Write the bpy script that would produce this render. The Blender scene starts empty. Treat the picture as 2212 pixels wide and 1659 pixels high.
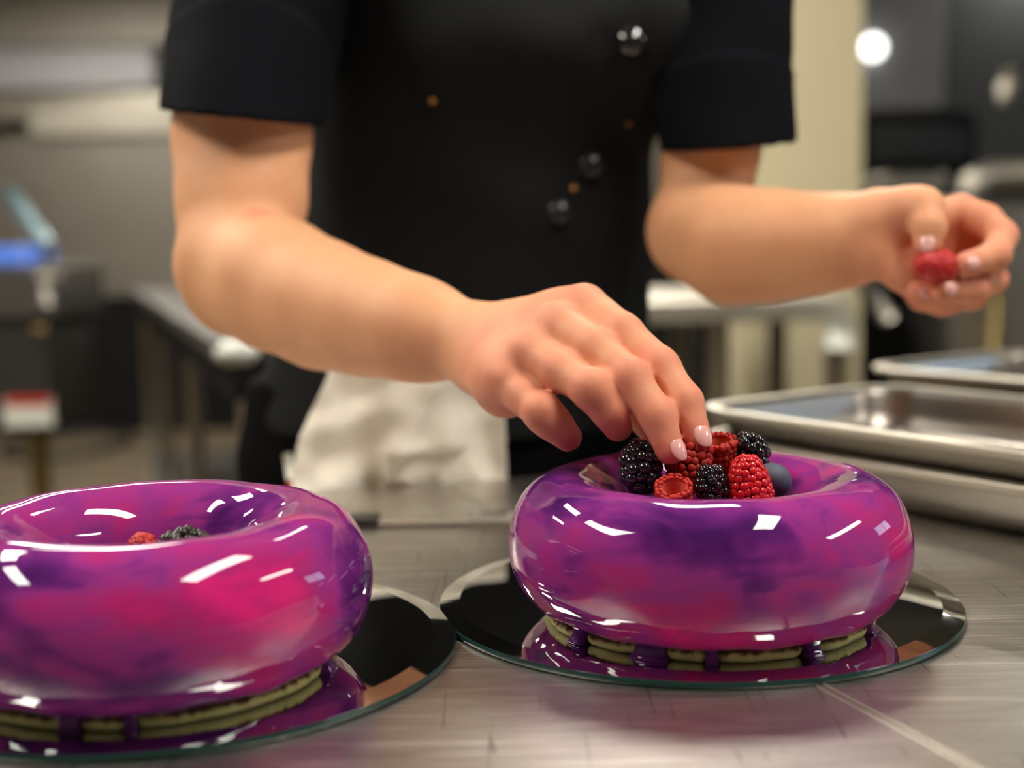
import bpy, math, random
import numpy as np
from mathutils import Vector, Matrix, noise as mnoise

random.seed(7); rng = np.random.default_rng(7)
S = bpy.context.scene
COL = S.collection

# ------------------------------------------------------------------ camera, world, lights, exposure
F_PX, PITCH, ROLL, CAM_H = 2800.0, 0.107, -0.019, 0.211      # z = 0 is the worktop
_fw = np.array([0, math.cos(PITCH), -math.sin(PITCH)]); _rt = np.array([1., 0, 0]); _up = np.cross(_rt, _fw)
_r = _rt * math.cos(ROLL) + _up * math.sin(ROLL); _u = -_rt * math.sin(ROLL) + _up * math.cos(ROLL)
CAM = np.array([0, 0, CAM_H])

def at(px, py, Y=None, z=None):
    """point of the room seen at a pixel, at distance Y from the lens or at height z"""
    d = _fw + _r * (px - 1106) / F_PX - _u * (py - 829.5) / F_PX
    t = (z - CAM[2]) / d[2] if z is not None else Y / d[1]
    return CAM + t * d

cd = bpy.data.cameras.new('camera'); cam = bpy.data.objects.new('camera', cd); COL.objects.link(cam)
cd.sensor_width = 36; cd.lens = 36 * F_PX / 2212; cd.clip_start = 0.02; cd.clip_end = 60
m = Matrix.Identity(4)
for i in range(3):
    m[i][0] = _r[i]; m[i][1] = _u[i]; m[i][2] = -_fw[i]; m[i][3] = CAM[i]
cam.matrix_world = m
cd.dof.use_dof = True; cd.dof.focus_distance = 0.69; cd.dof.aperture_fstop = 3.4
S.camera = cam
S.view_settings.view_transform = 'Standard'; S.view_settings.look = 'None'
S.view_settings.gamma = 1; S.view_settings.use_curve_mapping = False
S.view_settings.exposure = 0.55
W = bpy.data.worlds.new('world'); S.world = W; W.use_nodes = True
W.node_tree.nodes['Background'].inputs[0].default_value = (1.0, 0.93, 0.82, 1)
W.node_tree.nodes['Background'].inputs[1].default_value = 0.13
CEIL = 1.95; FLOOR = -0.90
PANEL_W = 21.0        # emission of the ceiling panels

# ------------------------------------------------------------------ materials
def mat(name, color=(.5, .5, .5), rough=.5, metal=0, coat=0, sss=0, sss_r=(1, .3, .2), sss_scale=.01, emit=None, emit_s=0, spec=None, sheen=0, trans=0, ior=None):
    M = bpy.data.materials.new(name); M.use_nodes = True
    b = M.node_tree.nodes['Principled BSDF']; I = b.inputs
    I['Base Color'].default_value = (*color, 1); I['Roughness'].default_value = rough; I['Metallic'].default_value = metal
    I['Coat Weight'].default_value = coat; I['Coat Roughness'].default_value = .03
    if sss:
        I['Subsurface Weight'].default_value = sss; I['Subsurface Radius'].default_value = sss_r; I['Subsurface Scale'].default_value = sss_scale
    if emit: I['Emission Color'].default_value = (*emit, 1); I['Emission Strength'].default_value = emit_s
    if spec is not None: I['Specular IOR Level'].default_value = spec
    if sheen: I['Sheen Weight'].default_value = sheen
    if trans: I['Transmission Weight'].default_value = trans
    if ior: I['IOR'].default_value = ior
    return M

class N:
    def __init__(s, M): s.t = M.node_tree; s.b = s.t.nodes['Principled BSDF']
    def new(s, typ, **kw):
        n = s.t.nodes.new(typ)
        for k, v in kw.items(): setattr(n, k, v)
        return n
    def link(s, a, b): s.t.links.new(a, b)
    def coord(s, scale=(1, 1, 1), rot=(0, 0, 0), out='Object'):
        c = s.new('ShaderNodeTexCoord'); mp = s.new('ShaderNodeMapping')
        mp.inputs['Scale'].default_value = scale; mp.inputs['Rotation'].default_value = rot
        s.link(c.outputs[out], mp.inputs['Vector']); return mp.outputs[0]
    def noise(s, vec, scale=5, detail=3, rough=.5, dist=0):
        n = s.new('ShaderNodeTexNoise'); n.inputs['Scale'].default_value = scale; n.inputs['Detail'].default_value = detail
        n.inputs['Roughness'].default_value = rough; n.inputs['Distortion'].default_value = dist
        s.link(vec, n.inputs['Vector']); return n.outputs['Fac']
    def ramp(s, fac, stops):
        r = s.new('ShaderNodeValToRGB'); e = r.color_ramp.elements
        while len(e) < len(stops): e.new(.5)
        for i, (p, c) in enumerate(stops):
            e[i].position = p; e[i].color = (*c, 1) if len(c) == 3 else c
        s.link(fac, r.inputs[0]); return r.outputs[0]
    def math(s, op, a, b=None, c=None):
        n = s.new('ShaderNodeMath', operation=op)
        for i, v in enumerate((a, b, c)):
            if v is None: continue
            if isinstance(v, (int, float)): n.inputs[i].default_value = v
            else: s.link(v, n.inputs[i])
        return n.outputs[0]
    def mix(s, fac, a, b):
        n = s.new('ShaderNodeMix', data_type='RGBA')
        for i, v in ((0, fac), (6, a), (7, b)):
            if isinstance(v, (int, float)): n.inputs[i].default_value = v
            elif isinstance(v, tuple): n.inputs[i].default_value = (*v, 1)
            else: s.link(v, n.inputs[i])
        return n.outputs[2]
    def bump(s, h, strength=.2, dist=.001):
        n = s.new('ShaderNodeBump'); n.inputs['Strength'].default_value = strength; n.inputs['Distance'].default_value = dist
        s.link(h, n.inputs['Height']); s.link(n.outputs[0], s.b.inputs['Normal'])
    def attr(s, name):
        n = s.new('ShaderNodeAttribute', attribute_name=name); return n.outputs

def g(v): return (v / 255) ** 2.2 if v <= 255 else 1
def rgb(r, gg, b): return (g(r), g(gg), g(b))

def steel(name, col=(.5, .48, .44), rough=.3, scr=(3, 160, 3), bs=.12, rot=0, stain=.25):
    M = mat(name, col, rough, 1); n = N(M)
    v = n.coord(scr, (0, 0, rot)); f = n.noise(v, 6, 4, .6)
    w = n.noise(n.coord((1, 1, 1)), 4, 4, .6)
    ww = n.math('MULTIPLY', w, .25)
    n.link(n.math('ADD', n.math('MULTIPLY', f, .22), n.math('ADD', ww, rough - .22)), n.b.inputs['Roughness'])
    n.link(n.mix(n.math('MULTIPLY', w, stain * 2), col, tuple(c * .62 for c in col)), n.b.inputs['Base Color'])
    n.bump(f, bs, .0006); return M

M_counter = mat('worktop_steel', (.6, .58, .53), .38, 1)
_n = N(M_counter)     # brushed grain, cloudy wear, long single scratches
_g = _n.noise(_n.coord((4, 70, 4), (0, 0, .10)), 5, 5, .7); _w = _n.noise(_n.coord((1, 2.2, 1)), 9, 4, .6)
_s1 = _n.noise(_n.coord((2.2, 150, 4), (0, 0, -.16)), 3.2, 2, .5, .4); _s2 = _n.noise(_n.coord((120, 4, 4), (0, 0, .35)), 2.2, 2, .5, .6)
_base = _n.mix(_w, (.60, .57, .52), (.42, .40, .36))
_base = _n.mix(_n.ramp(_g, [(.42, (0, 0, 0)), (.62, (.7, .7, .7))]), _base, (.72, .69, .63))
_base = _n.mix(_n.ramp(_s1, [(.62, (0, 0, 0)), (.65, (.9, .9, .9))]), _base, (.95, .92, .85))
_base = _n.mix(_n.ramp(_s2, [(.655, (0, 0, 0)), (.68, (.7, .7, .7))]), _base, (.25, .235, .21))
_n.link(_base, _n.b.inputs['Base Color'])
_n.link(_n.math('ADD', _n.math('MULTIPLY', _g, .22), _n.math('ADD', _n.math('MULTIPLY', _w, .2), .13)), _n.b.inputs['Roughness'])
_n.bump(_g, .3, .0006)
M_pan = steel('pan_steel', (.34, .305, .27), .30, (30, 30, 2), .05)
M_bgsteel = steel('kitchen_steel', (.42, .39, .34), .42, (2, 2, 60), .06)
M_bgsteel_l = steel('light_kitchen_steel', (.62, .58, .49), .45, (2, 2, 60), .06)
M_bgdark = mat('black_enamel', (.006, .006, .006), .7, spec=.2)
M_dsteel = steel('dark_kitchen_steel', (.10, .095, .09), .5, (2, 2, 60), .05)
M_mirror = mat('mirror', (.62, .64, .62), .015, 1)
M_bevel = mat('bevelled_mirror', (.55, .58, .56), .04, 1)
M_gedge = mat('green_glass_edge', (.012, .05, .042), .08, 0, spec=.6)
M_black = mat('black_cotton', (.0062, .0070, .0074), .75, spec=.22)
_n = N(M_black); _n.bump(_n.noise(_n.coord((1, 1, 1)), 900, 2), .25, .0005)
M_navy = mat('black_cotton_sleeve', (.0034, .0046, .0068), .9, spec=.1)
M_trouser = mat('black_twill', (.0035, .0035, .0038), .95, spec=.08)
M_button = mat('black_button', (.012, .012, .014), .08, coat=1)
M_button_dull = mat('matte_black_button', (.014, .014, .016), .3)
M_brass = mat('brass', (.55, .25, .07), .4, .6)
M_towel = mat('white_towel', rgb(244, 238, 222), .95, sheen=.2)
_n = N(M_towel); _n.bump(_n.noise(_n.coord((1, 1, 1)), 260, 3), .6, .002)
_v = _n.coord((1, 1, 1)); _wv = _n.new('ShaderNodeTexVoronoi'); _wv.inputs['Scale'].default_value = 90; _n.link(_v, _wv.inputs['Vector'])
M_skin = mat('skin', rgb(226, 163, 128), .56, sss=.15, sss_r=(1, .35, .2), sss_scale=.006, spec=.3)
_n = N(M_skin); _a = _n.attr('red')
_v = _n.coord((1, 1, 1)); _f = _n.noise(_v, 28, 4, .55)
_c1 = _n.mix(_n.math('MULTIPLY', _f, .9), rgb(240, 182, 138), rgb(222, 154, 114))
_c2 = _n.mix(_n.math('MULTIPLY', _n.noise(_v, 60, 3), .9), rgb(226, 126, 108), rgb(204, 98, 88))
_n.link(_n.mix(_a['Fac'], _c1, _c2), _n.b.inputs['Base Color'])
_n.bump(_n.noise(_v, 420, 3, .6), .18, .0006)
M_nail = mat('nail', rgb(240, 178, 170), .18, coat=.5, sss=.2, sss_scale=.003)
M_hair = mat('hair', (.05, .025, .012), .45)
M_white = mat('white_plastic', rgb(220, 222, 210), .4)
M_red = mat('red_print', rgb(190, 50, 30), .5)
M_olive = mat('brass_pipe', rgb(150, 130, 80), .35, .7)
M_hose = mat('rubber_hose', (.01, .01, .01), .6)
M_screen = mat('blue_display', (.05, .1, .3), .3, emit=(.12, .3, 1), emit_s=.35)
M_lampglow = mat('lamp_glow', (1, 1, 1), .5, emit=(1, .98, .93), emit_s=3)

M_sponge = mat('sponge', rgb(214, 205, 140), .9, sss=.15, sss_scale=.003)
_n = N(M_sponge); _v = _n.coord((1, 1, 1)); _z = _n.new('ShaderNodeSeparateXYZ'); _tc = _n.new('ShaderNodeTexCoord')
_n.link(_tc.outputs['Object'], _z.inputs[0])
_h = _n.math('ADD', _n.math('MULTIPLY', _z.outputs[2], 140), _n.math('MULTIPLY', _n.noise(_n.coord((1, 1, .2)), 160, 4, .7), .9))
_n.link(_n.ramp(_h, [(0, rgb(214, 208, 150)), (.9, rgb(200, 190, 125)), (1.0, rgb(110, 80, 40))]), _n.b.inputs['Base Color'])
_n.link(_n.ramp(_n.math('SUBTRACT', _h, .35), [(0, rgb(222, 216, 158)), (.62, rgb(196, 190, 122)), (.86, rgb(92, 62, 30)), (1, rgb(60, 38, 18))]), _n.b.inputs['Base Color'])
_n.bump(_n.noise(_v, 500, 4, .7), .7, .002)

def glaze_mat(name, shift):
    M = mat(name, (.4, .03, .2), .035, sss=.0, spec=.44, coat=.12); n = N(M)
    a = n.attr('tone')['Fac']
    v = n.coord((1, 1, 1)); v2 = n.coord((1, 1, 2.6), (0, 0, shift))
    w = n.noise(v2, 17, 4, .5, 1.6)
    fine = n.noise(n.coord((1, 1, .5), (.3, .2, shift)), 46, 4, .55, 1.0)
    t = n.math('ADD', a, n.math('ADD', n.math('MULTIPLY', n.math('SUBTRACT', w, .5), .85), n.math('MULTIPLY', n.math('SUBTRACT', fine, .5), .26)))
    c = n.ramp(t, [(.0, rgb(68, 28, 88)), (.22, rgb(104, 40, 114)), (.42, rgb(148, 54, 132)), (.58, rgb(166, 52, 124)), (.74, rgb(180, 44, 114)), (.98, rgb(222, 44, 124))])
    n.link(c, n.b.inputs['Base Color'])
    n.bump(n.noise(v, 30, 2), .05, .002)
    return M
M_glazeR = glaze_mat('violet_mirror_glaze', .4)
M_glazeL = glaze_mat('pink_mirror_glaze', 2.1)

def berry_mat(name, c1, c2, rough, sss, coat=0):
    M = mat(name, c1, rough, sss=sss, sss_scale=.003, sss_r=(1, .15, .1), coat=coat); n = N(M)
    n.link(n.mix(n.noise(n.coord((1, 1, 1)), 160, 2), c1, c2), n.b.inputs['Base Color']); return M
M_rasp = berry_mat('raspberry_skin', rgb(214, 30, 34), rgb(196, 20, 30), .3, .25, .25)
M_rasp_dull = berry_mat('downy_raspberry_skin', rgb(196, 52, 38), rgb(170, 28, 26), .55, .25)
M_core = mat('raspberry_hollow', rgb(205, 92, 72), .7, sss=.2, sss_scale=.003)
M_blackb = mat('blackberry_skin', (.008, .006, .009), .12, coat=.6)
M_blackb_dull = mat('dusty_blackberry_skin', (.03, .026, .018), .35)
M_blueb = berry_mat('blueberry_bloom', rgb(98, 104, 122), rgb(58, 62, 80), .6, 0)
M_crown = mat('blueberry_crown', rgb(40, 40, 55), .8)

M_wall = mat('painted_wall', rgb(120, 112, 98), .7)
M_floor = mat('quarry_tile', rgb(112, 98, 78), .55)
_n = N(M_floor); _b = _n.new('ShaderNodeTexBrick'); _b.offset = 0
for k, v in (('Scale', 1.0), ('Brick Width', .2), ('Row Height', .2), ('Mortar Size', .006)): _b.inputs[k].default_value = v
_b.inputs['Color1'].default_value = (*rgb(108, 94, 74), 1); _b.inputs['Color2'].default_value = (*rgb(96, 84, 66), 1); _b.inputs['Mortar'].default_value = (*rgb(60, 55, 48), 1)
_n.link(_n.coord((1, 1, 1)), _b.inputs['Vector']); _n.link(_b.outputs[0], _n.b.inputs['Base Color'])
M_ceil = mat('ceiling_tile', rgb(150, 146, 136), .8)
M_column = mat('cream_column', rgb(206, 194, 158), .6)
M_panel = mat('light_diffuser', (1, 1, 1), .5, emit=(1, .94, .84), emit_s=PANEL_W)

# ------------------------------------------------------------------ mesh helpers
def mesh_obj(name, V, Fc, material, parent=None, smooth=True, attrs=None):
    me = bpy.data.meshes.new(name)
    V = np.asarray(V, np.float32)
    if isinstance(Fc, np.ndarray):
        n = len(Fc); k = Fc.shape[1]
        me.vertices.add(len(V)); me.vertices.foreach_set('co', V.ravel())
        me.loops.add(n * k); me.loops.foreach_set('vertex_index', Fc.astype(np.int32).ravel())
        me.polygons.add(n); me.polygons.foreach_set('loop_start', np.arange(0, n * k, k, dtype=np.int32))
        me.update(calc_edges=True); me.validate()
    else:
        me.from_pydata([tuple(map(float, v)) for v in V], [], [tuple(map(int, f)) for f in Fc]); me.update()
    if smooth: me.polygons.foreach_set('use_smooth', [True] * len(me.polygons))
    for k, a in (attrs or {}).items():
        at_ = me.attributes.new(k, 'FLOAT', 'POINT'); at_.data.foreach_set('value', np.asarray(a, np.float32))
    if material: me.materials.append(material)
    o = bpy.data.objects.new(name, me); COL.objects.link(o)
    if parent: o.parent = parent
    return o

def empty(name, loc, rz=0):
    o = bpy.data.objects.new(name, None); COL.objects.link(o); o.location = Vector(loc); o.rotation_euler = (0, 0, rz)
    o.empty_display_size = .02; return o
def tag(o, label, cat, group=None, kind=None):
    o['label'] = label; o['category'] = cat
    if group: o['group'] = group
    if kind: o['kind'] = kind
    return o
def structure(o): o['kind'] = 'structure'; return o

class MB:
    """collects shapes into ONE mesh"""
    def __init__(s): s.V = []; s.F = []; s.n = 0
    def add(s, V, F):
        s.V.append(np.asarray(V, float)); s.F += [tuple(i + s.n for i in f) for f in F]; s.n += len(V); return s
    def box(s, c, d, rz=0, bevel=0):
        c = np.array(c, float); d = np.array(d, float) / 2
        b = min(bevel, d.min() * .9) if bevel else 0
        if not b:
            V = np.array([[x, y, z] for x in (-1, 1) for y in (-1, 1) for z in (-1, 1)]) * d
            F = [(0, 1, 3, 2), (4, 6, 7, 5), (0, 4, 5, 1), (2, 3, 7, 6), (0, 2, 6, 4), (1, 5, 7, 3)]
        else:
            prof = []
            for z, k in ((-d[2], b), (-d[2] + b, 0), (d[2] - b, 0), (d[2], b)):
                x, y = d[0] - k, d[1] - k; r = b
                ring = [(x - r, -y), (x, -y + r), (x, y - r), (x - r, y), (-x + r, y), (-x, y - r), (-x, -y + r), (-x + r, -y)]
                prof.append([(p[0], p[1], z) for p in ring])
            V = np.array(prof).reshape(-1, 3); F = []
            for i in range(3):
                for j in range(8):
                    a = i * 8 + j; bb = i * 8 + (j + 1) % 8; F.append((a, bb, bb + 8, a + 8))
            F.append(tuple(range(7, -1, -1))); F.append(tuple(range(24, 32)))
        cz, sz = math.cos(rz), math.sin(rz)
        V = np.stack([V[:, 0] * cz - V[:, 1] * sz, V[:, 0] * sz + V[:, 1] * cz, V[:, 2]], 1) + c
        return s.add(V, F)
    def tube(s, pts, r, seg=14, closed=False):
        pts = np.array(pts, float); n = len(pts); R = np.broadcast_to(r, (n,))
        V = []; T = np.gradient(pts, axis=0) if not closed else (np.roll(pts, -1, 0) - np.roll(pts, 1, 0))
        ref = np.array([0, 0, 1.]) if abs(T[0][2]) < .9 * np.linalg.norm(T[0]) else np.array([1., 0, 0])
        for i in range(n):
            t = T[i] / np.linalg.norm(T[i]); a = np.cross(t, ref); a /= np.linalg.norm(a); b = np.cross(t, a); ref = -np.cross(t, a) if False else ref
            for k in range(seg):
                th = 2 * math.pi * k / seg; V.append(pts[i] + R[i] * (a * math.cos(th) + b * math.sin(th)))
        F = []
        m_ = n if closed else n - 1
        for i in range(m_):
            for k in range(seg):
                j = (i + 1) % n
                F.append((i * seg + k, j * seg + k, j * seg + (k + 1) % seg, i * seg + (k + 1) % seg))
        if not closed: F.append(tuple(range(seg - 1, -1, -1))); F.append(tuple((n - 1) * seg + k for k in range(seg)))
        return s.add(V, [f[::-1] for f in F])
    def lathe(s, prof, c=(0, 0, 0), seg=64):
        V = []; F = []; n = len(prof)
        for k in range(seg):
            th = 2 * math.pi * k / seg
            for r, z in prof: V.append((c[0] + r * math.cos(th), c[1] + r * math.sin(th), c[2] + z))
        for k in range(seg):
            for i in range(n - 1):
                a = k * n + i; b = ((k + 1) % seg) * n + i; F.append((a, b, b + 1, a + 1))
        return s.add(V, F)
    def prism(s, poly, z0, z1):
        n = len(poly); V = [(x, y, z0) for x, y in poly] + [(x, y, z1) for x, y in poly]
        F = [tuple(range(n - 1, -1, -1)), tuple(range(n, 2 * n))] + [(i, (i + 1) % n, n + (i + 1) % n, n + i) for i in range(n)]
        return s.add(V, F)
    def build(s, name, material, parent=None, smooth=False, off=(0, 0, 0)):
        return mesh_obj(name, np.concatenate(s.V) - np.array(off), s.F, material, parent, smooth)

def auto_smooth(o, ang=40):
    me = o.data; me.polygons.foreach_set('use_smooth', [True] * len(me.polygons))
    me.set_sharp_from_angle(angle=math.radians(ang)) if hasattr(me, 'set_sharp_from_angle') else None
    return o

# ------------------------------------------------------------------ implicit surfaces (body, clothes)
def axis(segs):
    """segs: [(start, end, step)...] -> coordinates"""
    out = []
    for a, b, st in segs: out.append(np.linspace(a, b, max(2, int(round((b - a) / st)) + 1))[:-1])
    out.append(np.array([segs[-1][1]])); return np.concatenate(out).astype(np.float32)

class Field:
    FAR = 0.05
    def __init__(s, xs, ys, zs): s.x, s.y, s.z = xs, ys, zs; s.F = np.full((len(xs), len(ys), len(zs)), s.FAR, np.float32)
    def sl(s, lo, hi):
        i = [max(0, np.searchsorted(a, l) - 1) for a, l in zip((s.x, s.y, s.z), lo)]
        j = [min(len(a), np.searchsorted(a, h) + 2) for a, h in zip((s.x, s.y, s.z), hi)]
        return tuple(slice(a, b) for a, b in zip(i, j))
    def coords(s, sl): return s.x[sl[0]][:, None, None], s.y[sl[1]][None, :, None], s.z[sl[2]][None, None, :]
    def local(s, lo, hi):
        sl = s.sl(lo, hi); L = Field(s.x[sl[0]], s.y[sl[1]], s.z[sl[2]]); L.at = sl; return L
    def cone(s, a, b, ra, rb, k=.004, sc=(1, 1, 1), sub=False):
        a = np.array(a, float); b = np.array(b, float); R = max(ra, rb) * max(sc) + k + .02
        sl = s.sl(np.minimum(a, b) - R, np.maximum(a, b) + R); X, Y, Z = s.coords(sl)
        q = [(c - a[i]) / sc[i] for i, c in enumerate((X, Y, Z))]; d = (b - a) / np.array(sc); L = max((d ** 2).sum(), 1e-12)
        t = np.clip((q[0] * d[0] + q[1] * d[1] + q[2] * d[2]) / L, 0, 1)
        D = np.sqrt((q[0] - t * d[0]) ** 2 + (q[1] - t * d[1]) ** 2 + (q[2] - t * d[2]) ** 2) - (ra + (rb - ra) * t)
        s.comb(sl, D.astype(np.float32), k, sub)
    def chain(s, pts, radii, k=.004):
        for i in range(len(pts) - 1): s.cone(pts[i], pts[i + 1], radii[i], radii[i + 1], k)
    def comb(s, sl, D, k, sub=False):
        A = s.F[sl]
        if sub: D = -D; h = np.maximum(k - np.abs(A - D), 0) / k; s.F[sl] = np.maximum(A, D) + h * h * k * .25
        else: h = np.maximum(k - np.abs(A - D), 0) / k; s.F[sl] = np.minimum(A, D) - h * h * k * .25
    def merge(s, L, k): s.comb(L.at, L.F, k)
    def mesh(s, relax=2):
        F = s.F; ins = F < 0; n = np.array(F.shape)
        act = np.zeros(n - 1, bool); c0 = ins[:-1, :-1, :-1]
        for dx in (0, 1):
            for dy in (0, 1):
                for dz in (0, 1):
                    act |= ins[dx:n[0] - 1 + dx, dy:n[1] - 1 + dy, dz:n[2] - 1 + dz] != c0
        I = np.argwhere(act); ids = np.full(n - 1, -1, np.int32); ids[act] = np.arange(len(I))
        pos = np.zeros((len(I), 3)); cnt = np.zeros(len(I)); ax = (s.x, s.y, s.z)
        corners = [(a, b, c) for a in (0, 1) for b in (0, 1) for c in (0, 1)]
        for p in corners:
            for k in range(3):
                if p[k]: continue
                q = list(p); q[k] = 1
                i0 = I + np.array(p); i1 = I + np.array(q)
                f0 = F[i0[:, 0], i0[:, 1], i0[:, 2]]; f1 = F[i1[:, 0], i1[:, 1], i1[:, 2]]
                mk = (f0 < 0) != (f1 < 0); t = np.where(mk, f0 / np.where(mk, f0 - f1, 1), 0)
                P0 = np.stack([ax[j][i0[:, j]] for j in range(3)], 1); P1 = np.stack([ax[j][i1[:, j]] for j in range(3)], 1)
                pos += (P0 + (P1 - P0) * t[:, None]) * mk[:, None]; cnt += mk
        pos /= cnt[:, None]; Q = []
        for k in range(3):
            a, b = [(1, 2), (2, 0), (0, 1)][k]
            s0 = [slice(1, -1)] * 3; s0[k] = slice(0, -1); s1 = [slice(1, -1)] * 3; s1[k] = slice(1, None)
            A = ins[tuple(s0)]; B = ins[tuple(s1)]; E = np.argwhere(A != B)
            off = np.array([1, 1, 1]); off[k] = 0; E = E + off; inside0 = ins[E[:, 0], E[:, 1], E[:, 2]]
            def cell(da, db):
                e = E.copy(); e[:, a] -= da; e[:, b] -= db; return ids[e[:, 0], e[:, 1], e[:, 2]]
            q = np.stack([cell(1, 1), cell(0, 1), cell(0, 0), cell(1, 0)], 1)
            q[~inside0] = q[~inside0][:, ::-1]; Q.append(q)
        Q = np.concatenate(Q); Q = Q[(Q >= 0).all(1)]
        for _ in range(relax):
            acc = np.zeros_like(pos); c = np.zeros(len(pos))
            for u_, v_ in ((0, 1), (1, 2), (2, 3), (3, 0)):
                for p_, q_ in ((u_, v_), (v_, u_)):
                    for j in range(3): acc[:, j] += np.bincount(Q[:, p_], pos[Q[:, q_], j], len(pos))
                    c += np.bincount(Q[:, p_], minlength=len(pos))
            pos = pos * .5 + .5 * acc / np.maximum(c, 1)[:, None]
        return pos, Q

def fold(X, Y, Z, f, seed=0):
    """smooth cloth-like undulation"""
    r = np.random.default_rng(seed); out = 0
    for i in range(5):
        d = r.normal(size=3); d /= np.linalg.norm(d); p = r.uniform(0, 6.28, 3); e = r.normal(size=3); e /= np.linalg.norm(e)
        u_ = (X * d[0] + Y * d[1] + Z * d[2]) * f * (1 + .5 * i); w_ = (X * e[0] + Y * e[1] + Z * e[2]) * f * .5
        out = out + np.sin(u_ + 1.6 * np.sin(w_ + p[0]) + p[1]) / (1 + i)
    return out / 2

# ------------------------------------------------------------------ room shell
def wall(name, c, d, material): return structure(MB().box(c, d).build(name, material))
X0, X1, Y0, Y1 = -4.6, 4.6, -3.0, 9.4
wall('floor', ((X0 + X1) / 2, (Y0 + Y1) / 2, FLOOR - .05), (X1 - X0, Y1 - Y0, .1), M_floor)
wall('ceiling', ((X0 + X1) / 2, (Y0 + Y1) / 2, CEIL + .05), (X1 - X0, Y1 - Y0, .1), M_ceil)
wall('wall_back', (0, Y1 + .05, (CEIL + FLOOR) / 2), (X1 - X0 + .2, .1, CEIL - FLOOR), M_wall)
wall('wall_front', (0, Y0 - .05, (CEIL + FLOOR) / 2), (X1 - X0 + .2, .1, CEIL - FLOOR), M_wall)
wall('wall_left', (X0 - .05, (Y0 + Y1) / 2, (CEIL + FLOOR) / 2), (.1, Y1 - Y0, CEIL - FLOOR), M_wall)
wall('wall_right', (X1 + .05, (Y0 + Y1) / 2, (CEIL + FLOOR) / 2), (.1, Y1 - Y0, CEIL - FLOOR), M_wall)
a = at(1612, 300, 4.25); b = at(1862, 300, 4.25)
wall('wall_column', ((a[0] + b[0]) / 2, 4.43, (CEIL + FLOOR) / 2), (b[0] - a[0], .36, CEIL - FLOOR), M_column)

# ceiling lights (seen in the glaze)
def ceiling_light(x, y, rz, label):
    t = tag(empty('ceiling_light', (x, y, CEIL), rz), label, 'ceiling light', 'recessed ceiling lights')
    w, l = .36, 1.18
    f = MB()
    for sx in (-1, 1): f.box((sx * (w / 2 + .015), 0, -.012), (.03, l + .06, .024))
    for sy in (-1, 1): f.box((0, sy * (l / 2 + .015), -.012), (w, .03, .024))
    f.build('light_frame', M_white, t)
    MB().box((0, 0, -.008), (w, l, .012)).build('diffuser', M_panel, t)
    return t
LIGHTS = [(-1.6, .35), (.80, .35), (-1.55, 2.1), (.35, 2.8), (3.1, .3), (-1.5, 4.6), (.3, 4.9), (-3.4, 2.6), (-2.6, 7.0), (.4, 7.2), (3.0, 7.6)]
for i, (x, y) in enumerate(LIGHTS):
    ceiling_light(x, y, 0, 'white ceiling light panel mirrored as a bright patch in the cake glaze')

# unseen side-wall window, added to give the cool glints on pans and glaze
wz0, wz1, wy0, wy1 = .95, 1.65, 1.0, 2.3
wf = MB()
for y_ in (wy0, (wy0 + wy1) / 2, wy1): wf.box((X1 - .02, y_, (wz0 + wz1) / 2), (.05, .05, wz1 - wz0 + .05))
for z_ in (wz0, wz1): wf.box((X1 - .02, (wy0 + wy1) / 2, z_), (.05, wy1 - wy0, .05))
w1 = structure(wf.build('added_window_1', M_white))
structure(MB().box((X1 - .006, (wy0 + wy1) / 2, (wz0 + wz1) / 2), (.008, wy1 - wy0, wz1 - wz0)).build('added_window_pane', mat('added_glint_pane', (.5, .6, .8), .3, emit=(.50, .74, 1), emit_s=3.5), w1))
# ------------------------------------------------------------------ counter
ea, eb = at(690, 1068, z=0), at(1100, 1034, z=0)
ed = (eb - ea)[:2]; ed /= np.linalg.norm(ed)
def edge(x): return ea[1] + (x - ea[0]) * ed[1] / ed[0]
s1, s2 = at(1790, 1490, z=0), at(2100, 1655, z=0)
sd = (s2 - s1)[:2]; sd /= np.linalg.norm(sd)
counter = tag(empty('steel_counter', (0, .7, FLOOR)), 'long scratched stainless steel worktop carrying both cakes and the pans', 'counter')
def cw(o): o.location = -Vector(counter.location); return o
# two abutting sheets: seam runs from (s1) towards the lens
seamA = s1[:2] - sd * .62; seamB = s1[:2] + sd * .6
L_, R_ = -1.1, 1.3
yl = .02
def seam_y_at(x): return s1[1] + (x - s1[0]) * sd[1] / sd[0]
def seam_x_at(y): return s1[0] + (y - s1[1]) * sd[0] / sd[1]
def edge_seam():
    # seam meets back edge
    lo, hi = -.6, .6
    for _ in range(60):
        mx = (lo + hi) / 2
        if seam_y_at(mx) > edge(mx): lo = mx
        else: hi = mx
    return mx
xs_ = edge_seam(); gp = .0008
pL = [(L_, yl), (seam_x_at(yl) - gp, yl), (xs_ - gp, edge(xs_)), (L_, edge(L_))]
ce = np.array([.384, edge(.384)]); cdir = np.array([math.cos(-.962), math.sin(-.962)])
cxr = ce[0] + cdir[0] * (yl - ce[1]) / cdir[1]
pR = [(seam_x_at(yl) + gp, yl), (cxr, yl), tuple(ce), (xs_ + gp, edge(xs_))]
cw(MB().prism(pL, -.004, 0).build('worktop_sheet', M_counter, counter))
cw(MB().prism(pR, -.004, 0).build('worktop_sheet', M_counter, counter))
cw(MB().prism([(L_, yl), (cxr, yl), tuple(ce), (L_, edge(L_))], -.045, -.0045).build('worktop_core', M_bgsteel, counter))
cw(MB().prism([(seam_x_at(yl) - gp, yl), (seam_x_at(yl) + gp, yl), (xs_ + gp, edge(xs_)), (xs_ - gp, edge(xs_))], -.003, -.0011).build('seam_gap', M_dsteel, counter))
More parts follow.
